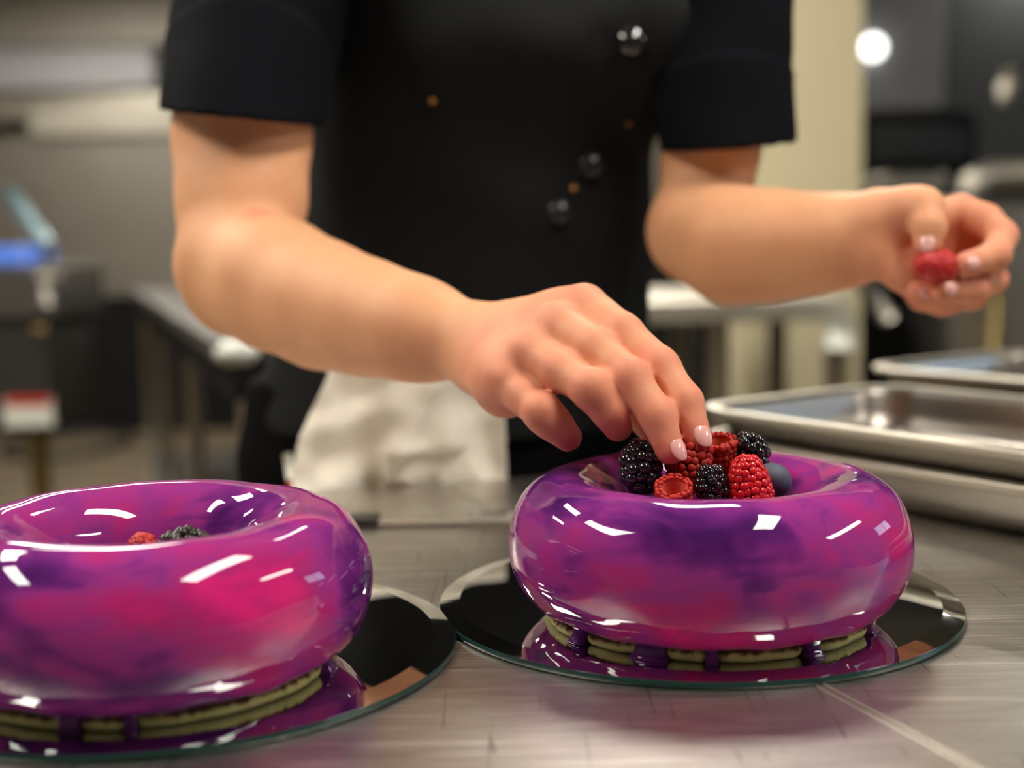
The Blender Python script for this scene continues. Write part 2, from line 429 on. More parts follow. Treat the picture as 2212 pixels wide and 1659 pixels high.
_nn = np.array([-sd[1], sd[0]]); _q0 = np.array([seam_x_at(yl), yl]); _q1 = np.array([xs_, edge(xs_)])
for _o in (-.0019, .0019):
    cw(MB().tube([(*(_q0 + _nn * _o), -.0003), (*(_q1 + _nn * _o), -.0003)], .0011, 8).build('seam_bead', M_bgsteel_l, counter, True))
for x, y in ((L_ + .1, .12), (cxr - .2, .12), (ce[0] - .08, ce[1] - .12), (L_ + .1, edge(L_) - .1)):
    cw(MB().tube([(x, y, FLOOR), (x, y, -.045)], .022, 16).build('leg', M_bgsteel, counter, True))
# side table beyond the counter, under the rear pan
ang = -0.962; E1 = np.array([math.cos(ang), math.sin(ang)]); E2 = np.array([-math.sin(ang), math.cos(ang)])

# ------------------------------------------------------------------ mirror plates
PL_R = np.array([.105, .742]); PL_L = np.array([-.182, .668])
def mirror_plate(c, label):
    t = tag(empty('mirror_plate', (c[0], c[1], .0004)), label, 'cake plate', 'round mirrored cake plates')
    MB().lathe([(0, .0052), (.138, .0052)], seg=180).build('mirror_face', M_mirror, t)
    MB().lathe([(.138, .0052), (.1497, .0036)], seg=180).build('bevelled_rim', M_bevel, t)
    MB().lathe([(.1497, .0036), (.15, .0032), (.15, .0006), (.1495, 0), (0, 0)], seg=180).build('glass_edge', M_gedge, t, True)
    return t
mirror_plate(PL_R, 'round mirror plate under the right violet ring cake')
mirror_plate(PL_L, 'round mirror plate under the left pink ring cake')

# ------------------------------------------------------------------ ring cakes
RC, RA, RB, ZC = .079, .0305, .0372, .0476
def ring_cake(c, label, M, seed, tones):
    t = tag(empty('ring_cake', (c[0], c[1], .0056)), label, 'cake')
    nu, nv = 360, 160
    U, Vv = np.meshgrid(np.linspace(0, 2 * np.pi, nu, endpoint=False), np.linspace(0, 2 * np.pi, nv, endpoint=False), indexing='ij')
    # mould profile: broad rounded shoulder, inside sloping down to the middle
    co, si = np.cos(Vv), np.sin(Vv)
    ra = RA * (1 + .0 * si); cc = np.sign(co) * np.abs(co) ** .94; ss = np.sign(si) * np.abs(si) ** .97
    rad = RC + ra * cc + np.where(co < 0, -.004 * np.clip(-si + .3, 0, 1), 0)
    wob = .0006 * np.sin(3 * U + seed) + .0004 * np.sin(7 * U + 2 * seed) + .0003 * np.sin(11 * U + 4 * Vv)
    # glaze ripples near the base
    rip = np.clip(-si - .35, 0, 1) * (.0007 * np.sin(9 * U + seed) + .0006 * np.sin(23 * U + 3 * seed) + .0009 * np.sin(60 * Vv + 2 * np.sin(5 * U)) * .25)
    rad = rad + wob * co + rip; z = ZC - .0056 + RB * ss + wob * .5 + np.clip(-si - .8, 0, 1) * .003 * np.sin(13 * U + seed)
    V = np.stack([rad * np.cos(U), rad * np.sin(U), z], -1).reshape(-1, 3)
    i, j = np.meshgrid(np.arange(nu), np.arange(nv), indexing='ij'); i2 = (i + 1) % nu; j2 = (j + 1) % nv
    Fq = np.stack([i * nv + j, i2 * nv + j, i2 * nv + j2, i * nv + j2], -1).reshape(-1, 4)
    tone = np.full(U.shape, tones[0])
    for (u0, v0, su, sv, am) in tones[1]:
        du = (U - math.radians(u0) + np.pi) % (2 * np.pi) - np.pi; dv = (Vv - math.radians(v0) + np.pi) % (2 * np.pi) - np.pi
        tone = tone + am * np.exp(-(du / math.radians(su)) ** 2 - (dv / math.radians(sv)) ** 2)
    st = np.array([mnoise.noise(Vector((math.cos(a_) * 5 + seed, math.sin(a_) * 5, b_ * .25))) for a_, b_ in zip((U + .35 * np.sin(Vv)).ravel(), Vv.ravel())]).reshape(U.shape)
    tone = tone + .22 * st
    mesh_obj('glaze', V, Fq, M, t, True, {'tone': tone.ravel()})
    # sponge base made of pieces, hollow middle plug
    r2 = np.random.default_rng(seed); gaps = tones[2]
    B = MB(); n = 260; prof = []
    for k in range(n):
        th = 2 * np.pi * k / n; dg = math.degrees(th)
        gap = sum(math.exp(-(((dg - g0 + 180) % 360 - 180) / w_) ** 2) for g0, w_ in gaps)
        R_ = .0895 + .0016 * mnoise.noise(Vector((math.cos(th) * 6, math.sin(th) * 6, seed))) + .0007 * mnoise.noise(Vector((math.cos(th) * 30, math.sin(th) * 30, seed))) - .006 * min(gap, 1)
        prof.append((R_, th))
    levels = [(-.004, .0), (-.0008, .0006), (0, .0022), (.0006, .004), (-.0006, .0058), (-.003, .0072)]
    V = []; 
    for R_, th in prof:
        for dr, z_ in levels: V.append(((R_ + dr) * math.cos(th), (R_ + dr) * math.sin(th), z_ + .0002))
    nl = len(levels); Fx = []
    for k in range(n):
        for q in range(nl - 1):
            a_ = k * nl + q; b_ = ((k + 1) % n) * nl + q; Fx.append((a_, b_, b_ + 1, a_ + 1))
    Fx.append(tuple(k * nl + nl - 1 for k in range(n))); Fx.append(tuple(k * nl for k in range(n))[::-1])
    mesh_obj('sponge_base', V, Fx, M_sponge, t, True)
    # glazed middle (bottom of the hollow)
    MB().lathe([(0, .027), (.03, .0275), (.044, .031), (.050, .036), (.052, .03), (.052, .016), (0, .016)], seg=96).build('hollow_floor', M, t, True)
    # drips that run from the glaze to the plate
    for g0, w_ in gaps:
        th = math.radians(g0); D = MB(); wd = math.radians(w_) * .0925
        pts = []; rr = []
        nx, ny = 24, 12; Vd = []
        for a_ in range(nx):
            s_ = a_ / (nx - 1) * 2 - 1; env = math.sqrt(max(0, 1 - s_ ** 6))
            for b_ in range(ny):
                q = b_ / (ny - 1); flare = 1 + .25 * (2 * q - 1) ** 2
                R_ = .0880 + .003 * env + .0025 * (1 - q) ** 4 - .003 * (1 - env) * 2 + .0004 * math.sin(q * 7 + g0)
                tt = th + s_ * wd / .0925 * flare
                Vd.append((R_ * math.cos(tt), R_ * math.sin(tt), .0004 + .0098 * q))
        Fd = [(a_ * ny + b_, (a_ + 1) * ny + b_, (a_ + 1) * ny + b_ + 1, a_ * ny + b_ + 1) for a_ in range(nx - 1) for b_ in range(ny - 1)]
        o = mesh_obj('glaze_drip', Vd, Fd, M, t, True, {'tone': [.12] * len(Vd)})
        md = o.modifiers.new('s', 'SOLIDIFY'); md.thickness = .003; md.offset = -1
    return t
CR = np.array([.106, .703]); CL = np.array([-.181, .628])
ring_cake(CR, 'violet and magenta marbled mirror glaze ring cake, its hollow heaped with berries', M_glazeR, 3,
          (.40, [(255, -35, 26, 24, .34), (228, 10, 20, 30, .12), (268, 45, 30, 26, -.30), (290, 20, 13, 35, .16), (300, 60, 22, 18, .10), (282, -18, 14, 22, -.22),
                 (325, 20, 14, 60, .22), (205, 70, 30, 30, -.25), (330, 100, 30, 30, -.15), (262, -62, 40, 12, .14), (310, -35, 14, 20, .0)],
           [(214, 3.2), (243, 6), (263, 2.2), (297, 3.4), (331, 2.4), (20, 6), (80, 8), (140, 6)]))
ring_cake(CL, 'hot pink and purple marbled mirror glaze ring cake, cut by the left picture edge', M_glazeL, 8,
          (.49, [(318, 15, 22, 45, .42), (300, 30, 14, 26, .22), (273, 32, 18, 20, .28), (347, 5, 15, 60, -.52), (288, -30, 20, 20, -.26), (255, -20, 22, 30, -.2), (262, 50, 26, 14, -.3),
                 (238, 40, 18, 30, -.28), (300, -38, 16, 20, .22), (262, -45, 20, 16, -.1), (90, 130, 60, 60, -.05), (60, 140, 18, 40, -.25), (120, 150, 14, 40, .2), (270, -66, 60, 14, -.3)],
           [(262, 3.2), (279, 2.0), (352, 4), (30, 7), (100, 6), (200, 6)]))

# ------------------------------------------------------------------ berries
def ico():
    t_ = (1 + 5 ** .5) / 2
    V = [(-1, t_, 0), (1, t_, 0), (-1, -t_, 0), (1, -t_, 0), (0, -1, t_), (0, 1, t_), (0, -1, -t_), (0, 1, -t_), (t_, 0, -1), (t_, 0, 1), (-t_, 0, -1), (-t_, 0, 1)]
    F = [(0, 11, 5), (0, 5, 1), (0, 1, 7), (0, 7, 10), (0, 10, 11), (1, 5, 9), (5, 11, 4), (11, 10, 2), (10, 7, 6), (7, 1, 8), (3, 9, 4), (3, 4, 2), (3, 2, 6), (3, 6, 8), (3, 8, 9), (4, 9, 5), (2, 4, 11), (6, 2, 10), (8, 6, 7), (9, 8, 1)]
    V = [np.array(v) / np.linalg.norm(v) for v in V]
    for _ in range(2):
        c = {}; G = []
        def mid(a_, b_):
            k = (min(a_, b_), max(a_, b_))
            if k not in c: v = V[a_] + V[b_]; V.append(v / np.linalg.norm(v)); c[k] = len(V) - 1
            return c[k]
        for a_, b_, d_ in F:
            x, y, z = mid(a_, b_), mid(b_, d_), mid(d_, a_); G += [(a_, x, z), (b_, y, x), (d_, z, y), (x, y, z)]
        F = G
    return np.array(V), np.array(F)
IV, IF = ico()
def drupes(fn, rows, r, jit, seed, squash=.8, inset=.25):
    """drupelets in staggered rings on a profile fn(t) -> (radius, height), t in 0..1"""
    r_ = np.random.default_rng(seed); Vs = []; Fs = []; n = 0
    for k, t_ in enumerate(rows):
        R, h = fn(t_); R2, h2 = fn(min(1, t_ + .02)); R1, h1 = fn(max(0, t_ - .02))
        tx, tz = R2 - R1, h2 - h1; L = math.hypot(tx, tz); nr, nz = (tz / L, -tx / L) if L > 1e-9 else (1., -.4)
        m_ = max(1, int(round(2 * math.pi * R / (r * 1.72)))) if R > r * .5 else 1
        for q in range(m_):
            th = 2 * math.pi * (q + .5 * (k % 2)) / m_ + r_.normal() * .06
            e = np.array([math.cos(th) * nr, math.sin(th) * nr, nz]); c = np.array([math.cos(th) * R, math.sin(th) * R, h]) + r_.normal(size=3) * jit
            s_ = r * (1 + r_.normal() * .08)
            v = IV * s_; v = v - np.outer(v @ e, e) * (1 - squash); Vs.append(v + c - e * r * inset); Fs.append(IF + n); n += len(IV)
    return Vs, Fs, n
def berry_mesh(name, Vs, Fs, mat_, extra=None):
    V = np.concatenate(Vs); Fc = np.concatenate(Fs)
    o = mesh_obj(name, V, Fc, mat_); COL.objects.unlink(o); me = o.data
    return me
def rasp_fn(t_):   # open base (t=0) to tip (t=1)
    th = t_ * math.pi * .5
    return (.0114 * math.cos(th) ** .88 + .0001, .0235 * math.sin(th) ** 1.05)
rows_r = [0, .1, .2, .3, .41, .52, .64, .78, .93]
Vs, Fs, n_ = drupes(rasp_fn, rows_r, .0022, .0003, 1, .62, .3)
# rim turned in towards the hollow
def rim_fn(t_): return (.0095 - .0022 * t_, -.0012 + .003 * t_)
RASP_IN = .45
a1, a2, n2 = drupes(lambda t_: (.0092, -.0004), [.5], .0019, .0002, 2)
rasp_me = berry_mesh('raspberry', Vs + a1, Fs + [f + n_ for f in a2], M_rasp)
rasp_dull_me = rasp_me.copy(); rasp_dull_me.name = 'downy_raspberry'; rasp_dull_me.materials[0] = M_rasp_dull
def hollow_mesh():
    b_ = MB().lathe([(.0088, -.0012), (.0078, .0002), (.0066, .004), (.0055, .009), (.003, .0135), (0, .015)], seg=32)
    o = b_.build('hollow', M_core, None, True); me = o.data; bpy.data.objects.remove(o); return me
hollow_me = hollow_mesh()
def bb_fn(t_):
    th = (t_ * .93 + .07) * math.pi
    return (.0096 * math.sin(th) ** .8, -.0125 * math.cos(th))
Vs, Fs, n_ = drupes(bb_fn, [.03, .17, .32, .47, .62, .77, .9, .995], .0033, .0008, 5, .85)
black_me = berry_mesh('blackberry', Vs + [IV * np.array([.0088, .0088, .0115])], Fs + [IF + n_], M_blackb)
Vs, Fs, n_ = drupes(bb_fn, [.03, .16, .29, .41, .53, .65, .77, .88, .99], .0027, .0008, 6, .85)
black2_me = berry_mesh('blackberry', Vs + [IV * np.array([.0088, .0088, .0115])], Fs + [IF + n_], M_blackb)
black_dull_me = black2_me.copy(); black_dull_me.materials[0] = M_blackb_dull
def blue_mesh():
    pr = [(.0001, -.0076)]
    for k in range(1, 20):
        th = -math.pi / 2 + math.pi * k / 20; pr.append((.0088 * math.cos(th), .0077 * math.sin(th)))
    pr += [(.0022, .0072), (.0001, .0066)]
    o = MB().lathe(pr, seg=48).build('b', M_blueb, None, True); me = o.data; bpy.data.objects.remove(o); return me
blue_me = blue_mesh()
def crown_mesh():
    V = []; F = []
    for k in range(5):
        a_ = 2 * math.pi * k / 5
        base = len(V)
        for s_, rr, zz in ((-.45, .0026, .0071), (.45, .0026, .0071), (0, .0042, .0088), (-.45, .0022, .0066), (.45, .0022, .0066), (0, .0037, .0086)):
            V.append((rr * math.cos(a_ + s_), rr * math.sin(a_ + s_), zz))
        F += [(base, base + 1, base + 2), (base + 5, base + 4, base + 3), (base, base + 2, base + 5, base + 3), (base + 1, base + 4, base + 5, base + 2), (base, base + 3, base + 4, base + 1)]
    o = mesh_obj('c', V, F, M_crown, smooth=False); me = o.data; bpy.data.objects.remove(o); return me
crown_me = crown_mesh()

def berry(kind, loc, tip, size, label, spin=0, group=None, me=None):
    """tip: direction of the berry's pointed end"""
    q = Vector(tip).normalized().to_track_quat('Z', 'Y'); q = q @ Matrix.Rotation(spin, 3, 'Z').to_quaternion()
    me = me or {'raspberry': rasp_me, 'blackberry': black_me, 'blueberry': blue_me}[kind]
    o = bpy.data.objects.new(kind, me); COL.objects.link(o); o.rotation_mode = 'QUATERNION'; o.rotation_quaternion = q
    o.scale = (size,) * 3
    off = Vector((0, 0, .010)) if kind == 'raspberry' else Vector((0, 0, 0))
    o.location = Vector(loc) - (q @ off) * size
    tag(o, label, 'berry', group)
    if kind == 'raspberry': h = bpy.data.objects.new('hollow', hollow_me); COL.objects.link(h); h.parent = o
    if kind == 'blueberry': h = bpy.data.objects.new('crown', crown_me); COL.objects.link(h); h.parent = o
    return o
GB = 'berries heaped in the hollow of the right cake'
HELD = at(1484, 1012, .7045)
berry('blackberry', at(1384, 1013, .700), (-.1, .2, 1), 1.06, 'large glossy blackberry at the left end of the heap on the right cake', .4, GB)
berry('raspberry', HELD, (-.15, -.25, -1), 1.10, 'red raspberry pinched by fingertips above the right cake', .1, GB, rasp_dull_me)
berry('raspberry', at(1457, 1078, .679), (.12, .50, -.8), .84, 'raspberry lying open end up at the front of the heap, left of a blackberry', .3, GB, rasp_dull_me)
berry('blackberry', at(1536, 1050, .684), (.1, .1, 1), .84, 'glossy blackberry in the front middle of the heap, between two raspberries', 1.2, GB, black2_me)
berry('raspberry', at(1616, 1040, .684), (-.12, -.05, 1), 1.08, 'bright red upright raspberry at the front of the heap beside the blueberry', .5, GB)
berry('raspberry', at(1552, 990, .722), (.12, .25, -1), .98, 'raspberry behind the fingertips with its open end up', .9, GB, rasp_dull_me)
berry('blackberry', at(1622, 978, .720), (.45, .1, -.8), .88, 'glossy blackberry topmost at the right end of the heap', 2.0, GB)
berry('blueberry', at(1669, 1038, .700), (.2, .5, .3), 1.16, 'single dusty blueberry behind the upright raspberry', .3, GB)
zf = .0325 + .011
for kk, (dx, dy, kd) in enumerate(((-.026, .004, 'raspberry'), (-.004, -.022, 'blackberry'), (.004, .010, 'raspberry'), (.024, -.008, 'blackberry'), (.0, .034, 'raspberry'))):
    berry(kd, (CR[0] + dx, CR[1] + dy, zf + .001 * kk), (random.uniform(-1, 1), random.uniform(-1, 1), .4), .95, 'berry buried under the heap in the hollow of the right cake', kk, 'buried berries')
for kk, (dx, dy, kd) in enumerate(((-.030, -.014, 'blackberry'), (.012, -.028, 'raspberry'), (.03, .016, 'raspberry'), (-.016, .026, 'blackberry'))):
    berry(kd, (CR[0] + dx, CR[1] + dy, .0585 + .001 * kk), (random.uniform(-1, 1), random.uniform(-1, 1), .6), .95, 'berry buried under the heap in the hollow of the right cake', kk + 3, 'buried berries')
GL = 'berries at the bottom of the left cake hollow'
berry('blackberry', at(398, 1184, .640), (1, .2, .15), .95, 'dull dark blackberry peeking over the rim inside the left cake', .4, GL, black_dull_me)
berry('raspberry', at(312, 1203, .640), (-.2, .1, 1), .9, 'orange red raspberry top barely peeking over the rim inside the left cake', .1, GL, rasp_dull_me)

# ------------------------------------------------------------------ steel strip lying behind the cakes
p0, p1 = at(752, 1131, z=.001), at(1125, 1124, z=.001)
mid = (p0 + p1) / 2; dv = p1 - p0; rz = math.atan2(dv[1], dv[0]); Ls = np.linalg.norm(dv)
st = tag(empty('steel_strip', (mid[0], mid[1], 0), rz), 'thin flat riveted steel strip lying on the worktop between and behind the two cakes', 'kitchen tool')
MB().box((0, 0, .0022), (Ls, .020, .004), bevel=.0008).build('bar', M_bgsteel_l, st)
MB().box((-Ls / 2 + .012, 0, .0036), (.024, .022, .007), bevel=.001).build('end_block', M_dsteel, st)
MB().box((Ls / 2 - .020, 0, .0036), (.040, .018, .006), bevel=.001).build('end_block', M_bgsteel, st)
for dx in (-.034, -.008): MB().lathe([(.0, .0078), (.0016, .0074), (.0022, .0066), (.0022, .006)], c=(Ls / 2 + dx, 0, 0), seg=16).build('rivet', M_white, st, True)

# ------------------------------------------------------------------ pans
def rrect(w, l, r, n=10):
    pts = []
    for cx, cy, a0 in ((w / 2 - r, l / 2 - r, 0), (-w / 2 + r, l / 2 - r, 90), (-w / 2 + r, -l / 2 + r, 180), (w / 2 - r, -l / 2 + r, 270)):
        for k in range(n + 1):
            a_ = math.radians(a0 + 90 * k / n); pts.append((cx + r * math.cos(a_), cy + r * math.sin(a_)))
    return np.array(pts)
def pan(A, L, Wd, z0, zr, label, group, flange=.012):
    c = A + E1 * L / 2 + E2 * Wd / 2
    t = tag(empty('steel_pan', (c[0], c[1], z0), ang), label, 'pan', group)
    h = zr - z0; r = .045
    lev = [(-.030, .004, .03), (-.026, .001, .032), (-.016, 0, .036), (-.012, .004, .04), (-.007, h * .5, .042), (-.003, h - .008, .044), (-.001, h - .001, .045)]
    def rings(items, w, l):
        V = []
        for ins_, z_, r_ in items: V += [(x, y, z_) for x, y in rrect(w + 2 * ins_, l + 2 * ins_, max(.008, r_), 10)]
        return V
    Wi, Li = L - 2 * flange, Wd - 2 * flange
    inner = [(-.07, .0022, .03), (-.030, .0022, .032), (-.020, .0035, .034), (-.013, .010, .038), (-.008, h * .5, .041), (-.004, h - .006, .043), (-.001, h, .045)]
    B = MB(); V = rings(inner, Wi, Li); n = 44; nl = len(inner)
    F = [(q * n + k, (q + 1) * n + k, (q + 1) * n + (k + 1) % n, q * n + (k + 1) % n) for q in range(nl - 1) for k in range(n)]
    F.append(tuple(range(n)))
    o = B.add(V, F).build('basin', M_pan, t, True)
    md = o.modifiers.new('s', 'SOLIDIFY'); md.thickness = .0018; md.offset = -1
    rim = [(-.0015, h, .045), (.002, h + .0008, .046), (flange - .002, h + .0006, .05), (flange, h - .001, .052), (flange, h - .0055, .052), (flange - .0015, h - .007, .05), (flange - .003, h - .005, .05)]
    V = rings(rim, Wi, Li); nl = len(rim)
    F = [(q * n + k, (q + 1) * n + k, (q + 1) * n + (k + 1) % n, q * n + (k + 1) % n) for q in range(nl - 1) for k in range(n)]
    o = MB().add(V, F).build('rim', M_bgsteel_l, t, True)
    return t
PA = np.array([.150, 1.138])
pan(PA, .60, .270, .0004, .042, 'lower stainless pan of the nested pair right of the counter, its top band showing', 'stainless pans stacked at right')
pan(PA - E1 * .004, .60, .270, .022, .066, 'upper stainless pan nested in the pair on the right of the worktop', 'stainless pans stacked at right')
PB = at(1790, 795, z=.066)[:2] - E1 * .0 + E2 * .012
st2c = PB + E1 * .35 + E2 * .22
sdt = tag(empty('side_table', (st2c[0], st2c[1], FLOOR), ang), 'steel side table beyond the worktop holding the rear pan', 'table')
MB().box((0, .0, -FLOOR - .02), (.74, .40, .04), bevel=.004).build('tabletop', M_bgsteel, sdt)
for sx in (-1, 1):
    for sy in (-1, 1): MB().tube([(sx * .33, sy * .16, 0), (sx * .33, sy * .16, -FLOOR - .04)], .018, 12).build('leg', M_bgsteel, sdt, True)
pan(PB + E2 * .03, .60, .30, .0004, .066, 'single stainless pan farther back, behind the nested pair of pans', 'stainless pans stacked at right')

# ------------------------------------------------------------------ background kitchen
def pbox(B, x0, y0, x1, y1, Y, dep, bevel=.01):
    """box whose front face spans the given picture rectangle at distance Y"""
    xc, yc = (x0 + x1) / 2, (y0 + y1) / 2
    a_ = at(xc, y0, Y); b_ = at(xc, y1, Y); l_ = at(x0, yc, Y); r_ = at(x1, yc, Y)
    B.box(((l_[0] + r_[0]) / 2, Y + dep / 2, (a_[2] + b_[2]) / 2), (r_[0] - l_[0], dep, a_[2] - b_[2]), bevel=bevel); return B
def thing(name, loc, label, cat, group=None):
    t = tag(empty(name, loc), label, cat, group)
    return t
def part(B, name, M, t, smooth=False):
    o = B.build(name, M, t, smooth); o.location = -Vector(t.location); return o
# left: hood with shelves over a steel cabinet against the back wall
t = thing('extractor_hood', (-3.0, 8.7, .5), 'long grey steel extractor hood across the top left background', 'hood')
part(pbox(MB(), -420, -200, 520, 100, 8.75, .6), 'canopy', mat('hood_sheet', (.46, .43, .38), .5, .2), t)
part(pbox(MB(), -420, 108, 330, 196, 8.8, .5), 'filter_bank', mat('filter_steel', (.62, .62, .66), .6, .2), t)
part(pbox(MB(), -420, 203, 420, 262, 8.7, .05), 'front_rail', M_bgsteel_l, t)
t = thing('steel_cabinet', (-2.3, 8.3, FLOOR), 'tall dull steel cabinet with a bright top edge, behind the bent elbow', 'cabinet')
zb = FLOOR
a_ = at(-200, 300, 8.0); b_ = at(560, 300, 8.0); tz = at(300, 290, 8.0)[2]; mz = at(300, 640, 8.0)[2]
part(MB().box(((a_[0] + b_[0]) / 2, 8.3, (tz + mz) / 2), (b_[0] - a_[0], .6, tz - mz), bevel=.01), 'upper_body', M_bgsteel, t)
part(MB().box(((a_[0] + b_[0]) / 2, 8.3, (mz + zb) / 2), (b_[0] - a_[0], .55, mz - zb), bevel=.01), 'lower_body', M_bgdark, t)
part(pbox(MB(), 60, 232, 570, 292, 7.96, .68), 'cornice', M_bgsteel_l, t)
M_mid = steel('mid_grey_steel', (.20, .19, .175), .45, (2, 2, 60), .05)
# left edge machine
t = thing('dispensing_machine', (at(20, 900, 4.0)[0], 4.2, FLOOR), 'dark steel machine with blue display and slanted glass guard at the left picture edge', 'machine')
part(pbox(MB(), -160, 575, 118, 690, 4.0, .5), 'upper_housing', M_mid, t)
part(pbox(MB(), -160, 690, 108, 935, 4.03, .45), 'lower_housing', M_dsteel, t)
part(pbox(MB(), -160, 533, 48, 573, 3.99, .3), 'display', M_screen, t)
part(MB().tube([at(18, 412, 4.0), at(60, 470, 4.0), at(104, 528, 4.0)], .022, 12), 'glass_guard', mat('pale_blue_glass', rgb(130, 160, 168), .2), t, True)
part(MB().tube([at(100, 520, 4.0), at(99, 660, 4.0)], .016, 12), 'post', M_bgsteel, t, True)
part(MB().tube([at(86, 600, 3.97), at(130, 596, 3.97)], .014, 12), 'tap_knob', M_bgsteel_l, t, True)
part(MB().tube([at(84, 700, 3.98), at(84, 712, 3.98)], .022, 12), 'tap_knob', M_olive, t, True)
part(pbox(MB(), 6, 862, 112, 922, 4.0, .02, .003), 'label', M_white, t)
part(pbox(MB(), 12, 858, 108, 876, 3.995, .004, .001), 'label_band', M_red, t)
lt = at(82, 925, 4.1)
part(MB().tube([lt, (lt[0], 4.1, FLOOR + .08), (lt[0], 4.1, FLOOR)], [.034, .026, .02], 14), 'leg', M_olive, t, True)
lt2 = at(-120, 925, 4.1)
part(MB().tube([lt2, (lt2[0], 4.1, FLOOR)], [.034, .02], 14), 'leg', M_olive, t, True)
# hose on the floor
hc = at(150, 965, z=FLOOR); ring = [(hc[0] + .33 * math.cos(q), hc[1] + .50 * math.sin(q), FLOOR + .02) for q in np.linspace(0, 2 * np.pi, 48, endpoint=False)]
tag(MB().tube(ring, .02, 10, True).build('floor_hose', M_hose, None, True), 'black hose loop on the tiled floor behind the left cake', 'hose')
# left table (behind the elbow)
fl, nl_ = at(280, 622, 5.5), at(462, 742, 2.15)
dvv = (nl_ - fl)[:2]; zt = (fl[2] + nl_[2]) / 2; sidev = np.array([-dvv[1], dvv[0]]); sidev /= np.linalg.norm(sidev)
if sidev[0] < 0: sidev = -sidev
t = thing('prep_table', (fl[0], fl[1], FLOOR), 'low steel prep table running back behind the bent elbow', 'table')
poly = [fl[:2], fl[:2] + dvv, fl[:2] + dvv + sidev * .5, fl[:2] + sidev * .8]
part(MB().prism(poly, zt - .03, zt), 'tabletop', M_mid, t)
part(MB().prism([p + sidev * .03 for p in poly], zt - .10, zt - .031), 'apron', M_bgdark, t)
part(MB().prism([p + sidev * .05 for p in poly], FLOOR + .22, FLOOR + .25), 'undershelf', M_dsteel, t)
for q in (.02, .33, .66, .99):
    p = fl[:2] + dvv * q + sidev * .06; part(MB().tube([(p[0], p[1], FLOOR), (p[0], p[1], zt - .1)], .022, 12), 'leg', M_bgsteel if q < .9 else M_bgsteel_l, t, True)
part(MB().box(at(512, 762, 1.96), (.064, .05, .036), bevel=.012), 'corner_bumper', M_white, t, True)
# right table
tl, tr_ = at(1330, 650, 3.2), at(1835, 638, 3.2); zt = (tl[2] + tr_[2]) / 2
t = thing('work_table', ((tl[0] + tr_[0]) / 2, 3.5, FLOOR), 'pale steel work table with braced legs below the far forearm', 'table')
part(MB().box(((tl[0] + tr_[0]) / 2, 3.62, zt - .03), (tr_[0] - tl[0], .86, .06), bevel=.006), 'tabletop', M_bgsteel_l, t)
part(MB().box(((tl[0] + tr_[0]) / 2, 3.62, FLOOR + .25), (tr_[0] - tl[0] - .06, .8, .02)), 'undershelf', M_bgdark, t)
for px_ in (1550, 1808):
    p = at(px_, 700, 3.25); part(MB().tube([(p[0], 3.25, FLOOR), (p[0], 3.25, zt - .06)], .03, 14), 'leg', M_bgsteel_l, t, True)
    part(MB().tube([(p[0], 3.98, FLOOR), (p[0], 3.98, zt - .06)], .03, 14), 'leg', M_bgsteel, t, True)
p = at(1830, 725, 3.12); part(MB().tube([(p[0], 3.19, p[2] - .035), (p[0], 3.19, p[2] + .05)], .035, 16), 'leg_sleeve', M_white, t, True)
part(MB().tube([at(1850, 590, 3.25), at(1922, 690, 3.25)], .022, 12), 'brace', M_bgsteel, t, True)
# dark base cabinet behind the right table
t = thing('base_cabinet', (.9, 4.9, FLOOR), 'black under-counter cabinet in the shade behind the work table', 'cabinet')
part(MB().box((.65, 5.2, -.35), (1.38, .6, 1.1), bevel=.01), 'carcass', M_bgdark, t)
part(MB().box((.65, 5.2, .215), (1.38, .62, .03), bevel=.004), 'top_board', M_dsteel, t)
# right: grey upper unit, lamp, oven
t = thing('wall_hood', (2.4, 7.4, .9), 'grey steel hood with a glowing round lamp, right of the cream column', 'hood')
part(pbox(MB(), 1780, -260, 2045, 236, 7.3, .8), 'hood_body', mat('grey_panel', (.25, .25, .26), .45, .3), t)
part(pbox(MB(), 2045, -260, 2500, 520, 7.4, .8), 'side_panel', mat('dark_grey_panel', (.07, .074, .08), .5, .3), t)
c_ = at(1886, 102, 7.25)
part(MB().add(IV * .058 + c_, [tuple(f) for f in IF]), 'round_lamp', M_lampglow, t, True)
t = thing('wall_oven', (2.3, 6.2, FLOOR), 'black oven block right of the cream column', 'oven')
a_ = at(1868, 245, 6.0); b_ = at(2112, 245, 6.0)
part(MB().box(((a_[0] + b_[0]) / 2, 6.3, (a_[2] + FLOOR) / 2), (b_[0] - a_[0], .6, a_[2] - FLOOR), bevel=.01), 'oven_body', M_bgdark, t)
part(pbox(MB(), 1885, 262, 2096, 350, 5.99, .02), 'oven_window', mat('oven_glass', (.006, .006, .006), .3), t)
part(MB().tube([at(2182, 150, 5.6), at(2180, 185, 5.6), at(2172, 225, 5.6)], [.028, .05, .03], 12), 'lever', M_bgsteel_l, thing('wall_lever', tuple(at(2180, 190, 5.6)), 'pale upright metal handle catching light at the top right edge', 'handle'), True)
t = thing('stock_pan', tuple(at(1980, 395, 5.2)), 'shallow dull steel pan on the range under the black oven', 'pan')
part(pbox(MB(), 1905, 372, 2052, 418, 5.2, .3, .02), 'pan_body', M_bgsteel, t)
t = thing('steel_range', (2.4, 5.4, FLOOR), 'tall steel cabinet with pale rounded top rail behind the hand holding a raspberry', 'cabinet')
a_ = at(2062, 440, 4.6); b_ = at(2420, 440, 4.6); tz = at(2200, 425, 4.6)[2]
part(MB().box(((a_[0] + b_[0]) / 2, 4.95, (tz + FLOOR) / 2), (b_[0] - a_[0], .6, tz - FLOOR), bevel=.02), 'body', M_bgsteel, t)
